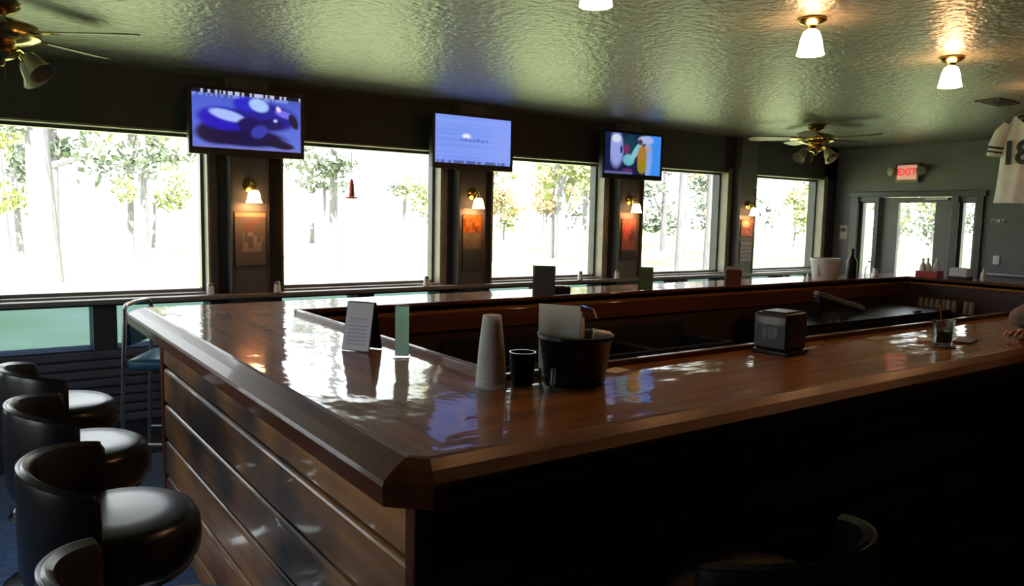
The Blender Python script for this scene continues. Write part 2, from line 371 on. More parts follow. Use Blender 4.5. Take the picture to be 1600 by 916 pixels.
def leaves(mb, centre, rad, n, size):
    cx, cy, cz = centre
    for _ in range(n):
        d = Vector((random.gauss(0, 1), random.gauss(0, 1), random.gauss(0, 1))).normalized() * (random.random() ** 0.4)
        p = Vector((cx + d.x * rad[0], cy + d.y * rad[1], cz + d.z * rad[2]))
        a = Vector((random.uniform(-1, 1), random.uniform(-1, 1), random.uniform(-1, 1))).normalized(); b = a.orthogonal().normalized()
        s_ = size * random.uniform(.6, 1.3); k = len(mb.v)
        mb.v += [tuple(p - a * s_), tuple(p + b * s_ * .5), tuple(p + a * s_), tuple(p - b * s_ * .5)]; mb.f.append((k, k + 1, k + 2, k + 3))
def tree(x, y, h, r, kind, label, group, clumps, name='woodland_tree', lsize=.16, per=120):
    t = thing(name, label, 'tree', (x, y, GZ), 0, group)
    pts = []; bend = random.uniform(-.25, .25)
    for k in range(7): s_ = k / 6; pts.append((bend * math.sin(s_ * 2.2), bend * .4 * s_, h * s_))
    mb = MB().tube(pts, [r * (1 - .6 * k / 6) for k in range(7)], 9)
    mb.build('trunk', 'bark', t, smooth=True)
    lm = MB()
    for (dx, dy, dz, rx, rz_) in clumps:
        k0 = min(6, max(0, int(dz / h * 6))); bp_ = pts[k0]
        MB().tube([bp_, (dx * .6, dy * .6, dz - .1), (dx, dy, dz)], [r * .3, r * .18, r * .08], 6).build('branch', 'bark', t, smooth=True)
        leaves(lm, (dx, dy, dz), (rx, rx, rz_), per, lsize)
    lm.build('foliage', LEAF[kind], t, recalc=False)
    return t
def ring(t, dist): # place by slope X/Y as seen from the room
    n_ = math.hypot(t, 1); return dist * t / n_, dist / n_
lab = {0: 'bright yellow-green leafy tree beyond the lawn', 1: 'tall grey-green pine with long bare trunk beyond the lawn', 2: 'orange-tinged autumn tree beyond the lawn'}
PLACED = []
for i in range(300):
    if len(PLACED) >= 42: break
    t_ = math.tan(random.uniform(-.02, 1.24)); d_ = random.uniform(23, 52)
    x, y = ring(t_, d_)
    if any(math.hypot(x - a, y - b) < 4.0 for a, b in PLACED) or math.hypot(x - 3.6, y - 20.7) < 4 or math.hypot(x - 1.8, y - 24) < 4.6: continue
    PLACED.append((x, y))
    kind = random.choices((0, 1, 2), (.34, .54, .12))[0]
    if .68 < t_ < .80: kind = 2
    h = random.uniform(9, 13)
    cl = [(random.uniform(-1.1, 1.1), random.uniform(-1.0, 1.0), random.uniform(2.2, 6.5), random.uniform(.7, 1.0), random.uniform(.5, .9)) for _ in range(6 if kind != 1 else 5)]
    if kind == 1: cl = [(a, b, max(c, 3.6), e * .9, f_ * .7) for a, b, c, e, f_ in cl]
    tree(x, y, h, random.uniform(.09, .22), kind, lab[kind], {0: 'yellow-green trees', 1: 'grey-green pines', 2: 'autumn trees'}[kind], cl)
# undergrowth along the edge of the wood
SP = []
for i, (t_, d_) in enumerate(((.56, 56), (.69, 64), (.80, 57), (.93, 65), (1.05, 57), (1.16, 65), (1.31, 57), (1.44, 65), (1.62, 58), (1.86, 64), (2.02, 57), (2.25, 64))):
    while True:
        x, y = ring(t_, d_)
        if not any(math.hypot(x - a, y - b) < 6.2 for a, b in PLACED + SP): break
        d_ += 2
    SP.append((x, y)); k_ = (1, 0, 1, 0, 1, 1)[i % 6]; hh = random.uniform(1.9, 2.9)
    t = thing('woodland_shrub', ['tall yellow-green bush at the edge of the wood', 'tall grey-green bush at the edge of the wood'][k_], 'bush', (x, y, GZ), 0, ['yellow-green bushes', 'grey-green bushes'][k_])
    lm = MB()
    for q in range(5): leaves(lm, (random.uniform(-1.3, 1.3), random.uniform(-1, 1), hh * random.uniform(.6, 1.6)), (1.2, 1.1, hh * .5), 110, .24)
    lm.build('foliage', LEAF[k_], t, recalc=False)
    MB().tube([(0, 0, 0), (.1, 0, hh * .6), (.05, .1, hh * 1.2)], [.10, .08, .05], 7).build('stem', 'bark', t, smooth=True)
# slender flat-topped tree on the lawn
x, y = ring(.172, 21)
tree(x, y, 3.4, .07, 1, 'slender lone tree with flat crown on the lawn', None, [(dx, 0, 3.0 + dz, .55, .16) for dx, dz in ((-.9, .25), (0, .1), (.9, .3), (-.4, .3), (.4, .35))], 'slender_tree', .12, 70)
x, y = ring(.075, 24)
tree(x, y, 9, .38, 1, 'thick twin-stemmed pale trunk tree beyond the lawn', None, [(-.8, 0, 4.4, .8, .6), (.9, 0, 4.8, .8, .6), (1.3, 0, 3.4, .9, .9)], 'broad_tree')

# hanging feeder outside the second window
fd = thing('bird_feeder', 'red hanging bird feeder outside the window on a wire', 'bird feeder', (2.575, 5.9, 1.68))
MB().tube([(0, 0, .16), (0, 0, CEIL + .14 - 1.68)], .0025, 6).build('wire', 'black', fd)
MB().lathe([(.012, .015), (.026, .025), (.022, .06), (.018, .12), (.012, .15), (.004, .16)], 14).build('bottle', 'red', fd, smooth=True)
MB().lathe([(.02, -.004), (.05, .002), (.055, .012), (.03, .02), (.012, .022)], 18).build('feeding_tray', 'red', fd, smooth=True)

# ------------------------------------------------------------------ the bar counter
BX0, BX1, BY0, BY1, BT = .74, 7.65, 1.37, 4.24, 1.07
IX0, IX1, IY0, IY1 = 1.34, 7.05, 1.92, 3.68
bar = thing('bar_counter', 'big rectangular wooden bar with glossy amber top and plank sides', 'bar', (BX0, BY0, 0)); BO = bar.location
th = .042; CH = .03
def slab(name, loop, mat, z0=BT - th, z1=BT, bev=0): return MB().prism([(x, y, z0) for x, y in loop], [(x, y, z1) for x, y in loop]).build(name, mat, bar, off=BO, bevel=bev)
slab('counter_top', [(BX0, BY0 + CH), (BX0 + CH, BY0), (IX0, IY0), (IX0, IY1), (BX0, BY1)], 'top_y')
slab('counter_top', [(BX0 + CH, BY0), (BX1, BY0), (IX1, IY0), (IX0, IY0)], 'top_x')
slab('counter_top', [(IX0, IY1), (IX1, IY1), (BX1, BY1), (BX0, BY1)], 'top_x')
slab('counter_top', [(IX1, IY0), (BX1, BY0), (BX1, BY1), (IX1, IY1)], 'top_y')
# sloping arm rail round the outside: profile points are (outward distance, height)
PR = [(0, BT), (.012, BT - .002), (.045, BT - .016), (.074, BT - .034), (.078, BT - .045), (.076, BT - .086), (0, BT - .088)]
def rail(p0, p1, n0, n1, mat):
    MB().prism([(p0[0] + n0[0] * d, p0[1] + n0[1] * d, z) for d, z in PR], [(p1[0] + n1[0] * d, p1[1] + n1[1] * d, z) for d, z in PR]).build('arm_rail', mat, bar, off=BO)
c5 = .414
rail((BX0, BY1), (BX0, BY0 + CH), (-1, 1), (-1, -c5), 'rail_y')
rail((BX0, BY0 + CH), (BX0 + CH, BY0), (-1, -c5), (-c5, -1), 'rail_y')
rail((BX0 + CH, BY0), (BX1, BY0), (-c5, -1), (1, -1), 'rail_x')
rail((BX0, BY1), (BX1, BY1), (-1, 1), (1, 1), 'rail_x')
rail((BX1, BY0), (BX1, BY1), (1, -1), (1, 1), 'rail_y')
# raised drip lip round the inside edge
lw, lh = .028, .020
for a in ((IX0 - lw, IX0, IY0, IY1, 'rail_y'), (IX0 - lw, IX1 + lw, IY0 - lw, IY0, 'rail_x'), (IX0 - lw, IX1 + lw, IY1, IY1 + lw, 'rail_x'), (IX1, IX1 + lw, IY0, IY1, 'rail_y')):
    bx(a[0], a[1], a[2], a[3], BT - .03, BT + lh).build('drip_lip', a[4], bar, off=BO, bevel=.005)
# plank cladding, one board after the other
for k in range(6):
    z1 = .993 - .177 * k; z0 = max(z1 - .170, .0)
    if k == 5: z0, z1 = .0, .100
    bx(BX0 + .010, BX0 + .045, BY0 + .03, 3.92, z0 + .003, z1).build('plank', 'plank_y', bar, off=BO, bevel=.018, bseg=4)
    bx(BX0 + .04, BX1 - .03, BY0 + .030, BY0 + .065, z0 + .003, z1).build('plank', 'plank_x_shaded', bar, off=BO, bevel=.018, bseg=4)
bx(BX0 + .008, BX0 + .07, 3.92, 3.985, 0, 1.0).build('corner_post', 'rail_y', bar, off=BO, bevel=.006)
bx(BX0 + .004, BX0 + .05, BY0 + .012, BY0 + .06, 0, 1.0).build('corner_post', 'rail_y', bar, off=BO, bevel=.006)
# carcass behind the cladding
mb = MB(); mb.box(BX0 + .045, BX0 + .075, BY0 + .07, 3.95, 0, 1.027); mb.box(BX0 + .075, BX1 - .05, BY0 + .066, BY0 + .095, 0, 1.027)
mb.box(BX0 + .07, BX1 - .05, 3.92, 3.95, 0, 1.027); mb.box(BX1 - .08, BX1 - .05, BY0 + .095, 3.92, 0, 1.027)
mb.build('carcass', 'inner', bar, off=BO)
for a, m_ in (((IX0 - .05, IX0 - .02, IY0 - .06, IY1 + .06), 'inner'), ((IX0 - .02, IX1 + .02, IY1 + .02, IY1 + .05), 'inner'), ((IX0 - .02, IX1 + .02, IY0 - .05, IY0 - .02), 'inner'), ((IX1 + .02, IX1 + .05, IY0 - .06, IY1 + .06), 'inner')):
    bx(*a, 0, 1.027).build('inner_panel', m_, bar, off=BO)
bx(IX0, IX1, IY1 + .0, IY1 + .02, BT - .145, BT - th).build('fascia', 'fascia', bar, off=BO, bevel=.003)
bx(IX1 - .22, IX1 + .019, 2.2, 3.6, .795, .815).build('glass_shelf', 'inner', bar, off=BO)

# ------------------------------------------------------------------ bar stools
def make_stool(label, loc, rz, group=None, back=True):
    st = thing('bar_stool', label, 'bar stool', loc, rz, group)
    MB().lathe([(.235, 0), (.24, .008), (.22, .02), (.08, .035), (.04, .05), (.034, .06)], 28).build('base', 'chrome', st, smooth=True)
    MB().lathe([(.03, .05), (.03, .60)], 16).build('pole', 'chrome', st, smooth=True)
    rg = MB().tube([(.195 * math.cos(2 * PI * i / 32), .195 * math.sin(2 * PI * i / 32), .30) for i in range(32)], .015, 8, True).build('foot_ring', 'chrome', st, smooth=True)
    for k in range(3):
        a = 2 * PI * k / 3 + .4
        MB().tube([(.028 * math.cos(a), .028 * math.sin(a), .30), (.19 * math.cos(a), .19 * math.sin(a), .30)], .007, 6).build('spoke', 'chrome', rg, smooth=True)
    MB().lathe([(.07, .595), (.17, .605), (.18, .62), (.16, .625)], 24).build('seat_plate', 'black', st, smooth=True)
    EY = 1.13
    def ey(mb): mb.v = [(x, y * EY, z) for x, y, z in mb.v]; return mb
    ey(MB().lathe([(.005, .622), (.15, .622), (.182, .632), (.197, .655), (.201, .695), (.197, .735), (.184, .758), (.165, .768), (.10, .772), (.001, .773)], 36, caps=False)).build('seat', 'vinyl', st, smooth=True)
    if back:
        rows = []; na = 40; A = math.radians(80)
        def top(k): return .930 - .035 * k ** 2.0
        for i in range(na + 1):
            a = -A + 2 * A * i / na; k = abs(a) / A
            zt = top(k); r0, r1 = .198, .232
            e = max(0.0, (k - .95) / .05); sh = 1 - .6 * e * e
            rm = (r0 + r1) / 2; hw = (r1 - r0) / 2 * sh; ht = zt - .02 * e * e
            prof = [(rm + hw * .6, .63), (rm + hw, .66), (rm + hw * 1.12, .74), (rm + hw, ht - .03), (rm + hw * .75, ht - .010), (rm, ht), (rm - hw * .75, ht - .010), (rm - hw, ht - .03), (rm - hw, .70), (rm - hw * .8, .63)]
            c_, s_ = -math.cos(a), math.sin(a)
            rows.append([(r * c_, r * s_ * EY, z) for r, z in prof] + [(prof[0][0] * c_, prof[0][0] * s_ * EY, prof[0][1])])
        mb = MB().grid(rows); n_ = len(rows[0])
        mb.f.append(tuple(range(n_ - 1))); mb.f.append(tuple(na * n_ + i for i in reversed(range(n_ - 1))))
        bk = mb.build('backrest', 'vinyl', st, smooth=True)
        pp = []
        for i in range(na + 1):
            a = -A * .97 + 2 * A * .97 * i / na; k = abs(a) / A
            pp.append((-.226 * math.cos(a), .226 * EY * math.sin(a), top(k) - .008))
        MB().tube(pp, .0045, 6).build('piping', 'vinyl', bk, smooth=True)
    return st
make_stool('black vinyl barrel bar stool beside plank bar side, nearest the windows', (.31, 3.66, 0), .15)
make_stool('black vinyl barrel bar stool beside plank bar side, second from the windows', (.31, 2.95, 0), 0)
make_stool('black vinyl barrel bar stool beside plank bar side, third from the windows', (.31, 2.22, 0), -.15)
make_stool('black vinyl barrel bar stool beside plank bar side, farthest from the windows', (.31, 1.52, 0), .3)
make_stool('black vinyl barrel bar stool tucked against the dark long side of the bar', (1.40, 1.02, 0), PI / 2)
make_stool('black vinyl bar stool under the person leaning on the bar, without backrest', (4.10, 1.02, 0), PI / 2, None, False)

# metal bar chair at the far corner
ch = thing('bar_chair', 'metal framed bar chair with teal blue back and seat at bar corner', 'bar chair', (.96, 4.63, 0), math.atan2(-.5, .87))
for sy in (-1, 1):
    MB().tube([(-.24, sy * .20, 0), (-.215, sy * .20, .70), (-.20, sy * .205, .95), (-.205, sy * .19, 1.02), (-.21, sy * .15, 1.045), (-.21, 0, 1.05)], .012, 8).build('back_leg', 'steel', ch, smooth=True)
    MB().tube([(.22, sy * .19, 0), (.17, sy * .18, .69)], .012, 8).build('front_leg', 'steel', ch, smooth=True)
    MB().tube([(-.23, sy * .20, .28), (.20, sy * .185, .28)], .009, 8).build('side_bar', 'steel', ch, smooth=True)
MB().tube([(.20, -.185, .26), (.20, .185, .26)], .009, 8).build('foot_bar', 'steel', ch, smooth=True)
bx(-.20, .21, -.20, .20, .69, .755).build('seat', 'bluevinyl', ch, smooth=True, bevel=.025, bseg=3)
bx(-.218, -.185, -.175, .175, .82, 1.005).build('back_pad', 'bluevinyl', ch, smooth=True, bevel=.018, bseg=4)

# ------------------------------------------------------------------ televisions
def tv(label, cx, fn, nx=96, ny=56):
    t = thing('television', label, 'television', (cx, 5.10, 1.915)); W_, H_ = .73, .42
    bx(-W_ / 2, W_ / 2, 0, .05, 0, H_).build('casing', 'black', t, bevel=.006)
    mb = MB(); b_ = .022
    mb.box(-W_ / 2, W_ / 2, -.008, 0, 0, .042); mb.box(-W_ / 2, W_ / 2, -.008, 0, H_ - b_, H_); mb.box(-W_ / 2, -W_ / 2 + b_, -.008, 0, .042, H_ - b_); mb.box(W_ / 2 - b_, W_ / 2, -.008, 0, .042, H_ - b_)
    mb.build('bezel', 'black', t)
    picture('screen', (-W_ / 2 + b_, -.003, .042), (1, 0, 0), (0, 0, 1), W_ - 2 * b_, H_ - .042 - b_, nx, ny, fn, M['screen'], t)
    bx(-.08, .08, .05, .114, .10, .30).build('wall_bracket', 'black', t)
    return t
M['screen'] = painted('television picture', 1.0, 0.3)
random.seed(3); tick = [random.random() for _ in range(60)]
def scr1(u, v):
    c = mixc(lin(96, 120, 222), lin(70, 92, 205), v)
    if v > .93: c = lin(12, 12, 30) if tick[int(u * 50)] < .62 else lin(190, 195, 225)
    elif v > .88: c = lin(120, 140, 225) if tick[int(u * 50) + 5] < .6 else lin(70, 90, 170)
    c = mixc(c, lin(14, 8, 70), ell(u, v, .45, .22, .40, .17, -.06))
    c = mixc(c, lin(16, 10, 60), ell(u, v, .23, .28, .20, .22, -.3))
    c = mixc(c, lin(30, 22, 190), ell(u, v, .28, .52, .24, .20, -.25))
    c = mixc(c, lin(28, 30, 150), ell(u, v, .66, .60, .30, .25, -.15))
    c = mixc(c, lin(40, 40, 200), ell(u, v, .50, .80, .14, .12, -.1))
    c = mixc(c, lin(170, 190, 250), ell(u, v, .31, .58, .17, .085, -.45))
    c = mixc(c, lin(20, 12, 90), ell(u, v, .50, .46, .10, .12, -.5))
    c = mixc(c, lin(165, 200, 252), ell(u, v, .60, .80, .085, .12, .35))
    c = mixc(c, lin(120, 110, 235), ell(u, v, .84, .68, .10, .055, -.6))
    c = mixc(c, lin(238, 215, 250), ell(u, v, .785, .76, .022, .05, .2))
    c = mixc(c, lin(16, 14, 55), ell(u, v, .93, .56, .04, .14, .2))
    c = mixc(c, lin(20, 20, 95), ell(u, v, .72, .48, .12, .10, 0))
    c = mixc(c, lin(180, 200, 250), ell(u, v, .755, .55, .018, .03, 0))
    c = mixc(c, lin(48, 60, 175), ell(u, v, .60, .33, .07, .12, -.3))
    c = mixc(c, lin(14, 10, 50), ell(u, v, .80, .12, .14, .07, -.3))
    if v < .05: c = mixc(c, lin(120, 115, 185), .7)
    return c
def scr2(u, v):
    c = mixc(lin(132, 158, 246), lin(116, 148, 240), ell(u, v, .3, .5, .4, .5, 0, .5))
    if tick[int(v * 40)] > .75: c = mixc(c, lin(150, 175, 250), .35)
    c = mixc(c, lin(240, 246, 255), ell(u, v, .40, .585, .05, .045, 0, .5))
    for k in range(7): c = mixc(c, lin(62, 82, 170), .75 * ell(u, v, .34 + .055 * k, .50 + .012 * math.sin(k * 2.1), .020, .020 + .015 * (k % 3 == 1), 0, .4))
    if v < .07: c = mixc(c, lin(30, 40, 90), .7 if tick[int(u * 40)] > .45 else .1)
    return c
def scr3(u, v):
    c = lin(20, 28, 66)
    if u > .10: c = mixc(c, lin(150, 160, 225), ell(u, v, .20, .60, .12, .42, 0, .2))
    c = mixc(c, lin(205, 222, 238), ell(u, v, .20, .86, .08, .10))
    c = mixc(c, lin(28, 42, 90), ell(u, v, .285, .60, .02, .10))
    c = mixc(c, lin(16, 60, 78), ell(u, v, .44, .72, .12, .26))
    c = mixc(c, lin(120, 40, 90), ell(u, v, .375, .62, .05, .12))
    c = mixc(c, lin(110, 180, 195), ell(u, v, .42, .36, .10, .14))
    c = mixc(c, lin(130, 190, 200), ell(u, v, .55, .58, .055, .26, -.35))
    if u > .72: c = mixc(lin(60, 140, 235), lin(130, 165, 230), ell(u, v, .76, .45, .08, .5))
    c = mixc(c, lin(170, 180, 225), ell(u, v, .72, .88, .14, .10))
    c = mixc(c, lin(170, 120, 45), ell(u, v, .66, .42, .085, .32))
    c = mixc(c, lin(150, 130, 20), ell(u, v, .66, .22, .08, .18))
    c = mixc(c, lin(80, 50, 60), ell(u, v, .62, .82, .04, .07))
    c = mixc(c, lin(180, 155, 160), ell(u, v, .76, .68, .05, .08, .6))
    c = mixc(c, lin(95, 40, 105), ell(u, v, .40, .10, .09, .05))
    if v < .06 and u < .5: c = mixc(c, lin(110, 110, 170), .7)
    return c
tv('television showing a dark blue race car, on the pillar between windows', 1.518, scr1)
tv('television showing a plain pale blue screen with a small logo', 3.227, scr2)
tv('television showing people, one in yellow, with bright blue edge', 4.91, scr3)

# ------------------------------------------------------------------ wall lamps and posters on the pilasters
YP = YW - .085
SL = ['lit amber wall lamp under the race car television', 'lit amber wall lamp under the pale blue television', 'lit amber wall lamp under the television showing people in yellow', 'lit amber wall lamp on pillar beside the last window']
for c, lb in zip(PIL, SL):
    s_ = thing('wall_lamp', lb, 'wall lamp', (c, YP, 1.63))
    MB().lathe([(.045, 0), (.045, .008), (.02, .018), (.012, .02)], 20, mat=Matrix.Translation((0, 0, .10)) @ Matrix.Rotation(PI / 2, 4, 'X')).build('wall_plate', 'brass', s_, smooth=True)
    MB().tube([(0, -.015, .10), (0, -.05, .125), (0, -.085, .115), (0, -.09, .085)], .007, 8).build('arm', 'brass', s_, smooth=True)
    MB().lathe([(.022, .088), (.024, .070), (.018, .066)], 16, cy=-.09).build('socket', 'brass', s_, smooth=True)
    MB().lathe([(.016, .078), (.030, .066), (.040, .040), (.043, .015), (.052, -.012), (.049, -.012), (.039, .015), (.036, .040), (.026, .062)], 20, cy=-.09, caps=False).build('shade', 'sconceglass', s_, smooth=True)
    ld = bpy.data.lights.new('bulb', 'POINT'); ld.energy = 3.0; ld.color = (1.0, .50, .20); ld.shadow_soft_size = .02
    lo = bpy.data.objects.new('bulb', ld); COL.objects.link(lo); lo.parent = s_; lo.location = (0, -.09, -.005)
M['print'] = painted('faded poster print', 0, .45)
def poster(label, c, z0, z1, wd, fn, cat='poster'):
    t = thing('poster', label, cat, (c, YP, z0))
    bx(-wd / 2, wd / 2, -.006, 0, 0, z1 - z0).build('backing', 'black', t)
    picture('print', (-wd / 2 + .004, -.0068, .004), (1, 0, 0), (0, 0, 1), wd - .008, z1 - z0 - .008, 30, 44, fn, M['print'], t)
rs = [[random.random() for _ in range(40)] for _ in range(40)]
def po1(u, v):
    c = lin(98, 96, 94)
    if v > .93: c = lin(190, 140, 115)
    if .62 < v < .88 and .2 < u < .9: c = mixc(c, lin(120, 70, 66), .6 * rs[int(u * 9)][int(v * 14)])
    if .25 < v < .62 and .25 < u < .9: c = mixc(c, lin(165, 160, 158), .55 if rs[int(u * 7)][int(v * 9)] > .35 else 0)
    return c
def po2(u, v):
    c = lin(104, 100, 92)
    if v > .70: c = mixc(lin(190, 110, 40), lin(80, 46, 20), rs[int(u * 6)][int(v * 16)])
    elif v > .40: c = mixc(c, lin(150, 130, 112), .6 * rs[int(u * 5)][int(v * 12)])
    else: c = lin(70, 76, 78)
    return c
def po3(u, v):
    c = lin(110, 72, 66)
    c = mixc(c, lin(170, 70, 70), ell(u, v, .4, .7, .25, .2)); c = mixc(c, lin(70, 40, 70), ell(u, v, .7, .6, .2, .2)); c = mixc(c, lin(180, 110, 90), .5 * rs[int(u * 6)][int(v * 8)])
    if v < .25: c = lin(52, 56, 54)
    return c
def po4(u, v):
    c = lin(120, 112, 130)
    if int(v * 16) % 3 == 0 and .1 < u < .9: c = lin(70, 62, 84)
    return c
def po5(u, v):
    c = mixc(lin(175, 95, 70), lin(90, 60, 45), rs[int(u * 5)][int(v * 6)])
    return mixc(c, lin(215, 150, 120), ell(u, v, .4, .75, .3, .2))
poster('faded grey poster with pale block print under the race car television lamp', PIL[0], 1.20, 1.56, .21, po1)
poster('orange topped grey poster on pillar under the pale blue television', PIL[1], 1.12, 1.57, .18, po2)
poster('dark red figure poster on pillar under the television with yellow figure', PIL[2], 1.18, 1.56, .19, po3)
poster('reddish brown picture on the pillar beside the last window', PIL[3], 1.40, 1.58, .19, po5)
poster('lavender grey lettered notice on the pillar beside the last window', PIL[3], 1.13, 1.36, .19, po4, 'notice')

# ------------------------------------------------------------------ ceiling lamps and fans
for k, x in enumerate((1.75, 2.95, 4.15, 5.35)):
    t = thing('ceiling_lamp', 'lit white bell glass ceiling lamp ' + ('above the black tub and foam cups', 'above the black napkin dispenser', 'above the drink glass and phone', 'beside the ceiling vent')[k], 'ceiling lamp', (x, 2.02, CEIL), 0, 'row of bell glass ceiling lamps')
    MB().lathe([(.058, 0), (.06, -.008), (.045, -.022), (.02, -.03), (.016, -.045), (.022, -.05), (.022, -.06)], 22).build('canopy', 'brass', t, smooth=True)
    MB().lathe([(.018, -.045), (.032, -.055), (.043, -.085), (.049, -.12), (.056, -.15), (.052, -.15), (.045, -.12), (.038, -.085), (.026, -.06)], 24, caps=False).build('shade', 'lampglass', t, smooth=True)
    ld = bpy.data.lights.new('bulb', 'POINT'); ld.energy = 1.0; ld.color = (1.0, .62, .36); ld.shadow_soft_size = .02
    lo = bpy.data.objects.new('bulb', ld); COL.objects.link(lo); lo.parent = t; lo.location = (0, 0, -.115)
def fan(label, x, y, rz, r_off):
    t = thing('ceiling_fan', label, 'ceiling fan', (x, y, CEIL), rz)
    MB().lathe([(.075, 0), (.08, -.012), (.06, -.035), (.03, -.045), (.022, -.05), (.022, -.075)], 24).build('canopy', 'brass', t, smooth=True)
    MB().lathe([(.03, -.065), (.10, -.072), (.145, -.09), (.155, -.115), (.15, -.14), (.12, -.155), (.06, -.165), (.05, -.17)], 32).build('motor_housing', 'brass', t, smooth=True)
    for k in range(5):
        a = 2 * PI * k / 5 + r_off; R_ = Matrix.Rotation(a, 4, 'Z') @ Matrix.Rotation(math.radians(10), 4, 'X')
        lp = [(.16, -.05), (.50, -.068), (.56, -.055), (.58, 0), (.56, .055), (.50, .068), (.16, .05)]
        b_ = MB().prism([R_ @ Vector((p, q, -.118)) for p, q in lp], [R_ @ Vector((p, q, -.112)) for p, q in lp]).build('blade', 'bladewood', t)
        MB().prism([R_ @ Vector((p, q, -.124)) for p, q in ((.10, -.02), (.22, -.035), (.22, .035), (.10, .02))], [R_ @ Vector((p, q, -.118)) for p, q in ((.10, -.02), (.22, -.035), (.22, .035), (.10, .02))]).build('blade_iron', 'brass', b_)
    MB().lathe([(.05, -.165), (.065, -.18), (.07, -.205), (.05, -.225), (.02, -.235), (.012, -.255), (.004, -.26)], 24).build('light_fitter', 'brass', t, smooth=True)
    for k in range(4):
        a = 2 * PI * k / 4 + .5; d = Vector((math.cos(a), math.sin(a), 0)); R_ = Matrix.Translation(d * .125 + Vector((0, 0, -.215))) @ Matrix.Rotation(a, 4, 'Z') @ Matrix.Rotation(math.radians(-42), 4, 'Y')
        MB().tube([tuple(d * .055 + Vector((0, 0, -.20))), tuple(d * .10 + Vector((0, 0, -.195))), tuple(d * .125 + Vector((0, 0, -.215)))], .008, 8).build('lamp_arm', 'brass', t, smooth=True)
        MB().lathe([(.014, .004), (.026, -.012), (.034, -.04), (.040, -.075), (.056, -.105), (.053, -.105), (.037, -.073), (.030, -.04), (.018, -.012)], 18, caps=False, mat=R_).build('shade', 'fanglass', t, smooth=True)
    for dx in (-.02, .025): MB().tube([(dx, .03, -.22), (dx, .03, -.32)], .0015, 5).build('pull_chain', 'brass', t)
    return t
fan('brass ceiling fan with light kit above the stools by the first window', .16, 4.02, .3, .35)
fan('brass ceiling fan with light kit near the exit sign and last window', 6.22, 4.15, .9, .1)
vt = thing('ceiling_vent', 'small flat ceiling vent beside the hanging jersey', 'vent', (5.85, 2.52, CEIL))
bx(-.15, .15, -.08, .08, -.012, 0).build('frame', 'trim', vt)
for k in range(5): bx(-.13, .13, -.06 + k * .026, -.052 + k * .026, -.018, -.012).build('slat', 'trim', vt)

# ------------------------------------------------------------------ end wall fittings
M['exitface'] = pbr('lit pale exit sign face', (.6, .55, .5), .5, emit=(1.0, .36, .28), estr=.50)
M['exitred'] = pbr('lit red exit letters', (.6, .05, .04), .5, emit=(1.0, .05, .04), estr=.8)
ex = thing('exit_sign', 'lit red EXIT sign with two emergency lamp heads above the door', 'exit sign', (XE, 4.45, 2.01))
bx(-.045, 0, -.125, .125, 0, .20).build('housing', 'jamb', ex, bevel=.006)
bx(-.049, -.045, -.105, .105, .035, .188).build('face', 'exitface', ex)
text_mesh('lettering', 'EXIT', .105, .002, 'exitred', ex, Matrix.Translation((-.052, 0, .112)) @ Matrix(((0, 0, -1, 0), (-1, 0, 0, 0), (0, 1, 0, 0), (0, 0, 0, 1))))
for s_ in (-1, 1):
    l_ = MB().lathe([(.012, 0), (.04, .012), (.052, .05), (.048, .054), (.03, .056)], 18, mat=Matrix.Translation((-.03, s_ * .15, .125)) @ Matrix.Rotation(-PI / 2, 4, 'Y') @ Matrix.Rotation(s_ * -.35, 4, 'X')).build('lamp_head', 'jamb', ex, smooth=True)
def plate(label, y, z, h, w_, name='switch_plate', cat='switch plate'):
    t = thing(name, label, cat, (XE, y, z)); bx(-.008, 0, -w_ / 2, w_ / 2, 0, h).build('plate', 'white', t, bevel=.002)
    bx(-.014, -.008, -.008, .008, h * .4, h * .6).build('toggle', 'white', t); return t
plate('white switch plate on grey end wall above the steel rail', 3.51, 1.185, .085, .06)
t = thing('notice', 'small white notice on the grey end wall beside the door frame', 'notice', (XE, 5.175, 1.375))
bx(-.004, 0, -.045, .045, 0, .16).build('sheet', 'paper', t); bx(-.006, -.004, -.03, .03, .09, .13).build('printed_block', 'trim', t)
t = thing('coat_hook', 'small pale double hook on the end wall under the jersey', 'hook', (XE, 3.52, 1.60))
bx(-.01, 0, -.06, .06, 0, .03).build('back_plate', 'steel', t)
for s_ in (-1, 1): MB().tube([(-.01, s_ * .035, .02), (-.05, s_ * .035, .0), (-.055, s_ * .035, .03)], .006, 6).build('hook', 'steel', t, smooth=True)

# hanging jersey, number side towards the room
js = thing('jersey', 'white sports jersey with black number 18 hanging from the ceiling', 'jersey', (6.6, 2.625, 1.745))
def body_rows(sg):
    rows = []
    for j in range(19):
        s_ = j / 18; z = .655 * s_
        hw = .165 - .005 * s_ + (.025 * (1 - s_) ** 3); 
        if s_ > .80: hw = hw - .07 * ((s_ - .80) / .20) ** 1.2
        row = []
        for i in range(21):
            u = -1 + 2 * i / 20; y = hw * u
            zz = z
            if s_ > .80: zz = z - .030 * (s_ - .8) / .2 * max(0, 1 - abs(u) * 1.4) * 2
            bulge = .045 * (1 - abs(u) ** 3) + .008 * math.sin(u * 9 + s_ * 3) * (1 - abs(u))
            row.append((sg * bulge, y, zz))
        rows.append(row)
    return rows
MB().grid(body_rows(-1)).build('front', 'jersey', js, smooth=True, recalc=False)
MB().grid(body_rows(1)).build('back', 'jersey', js, smooth=True, recalc=False)
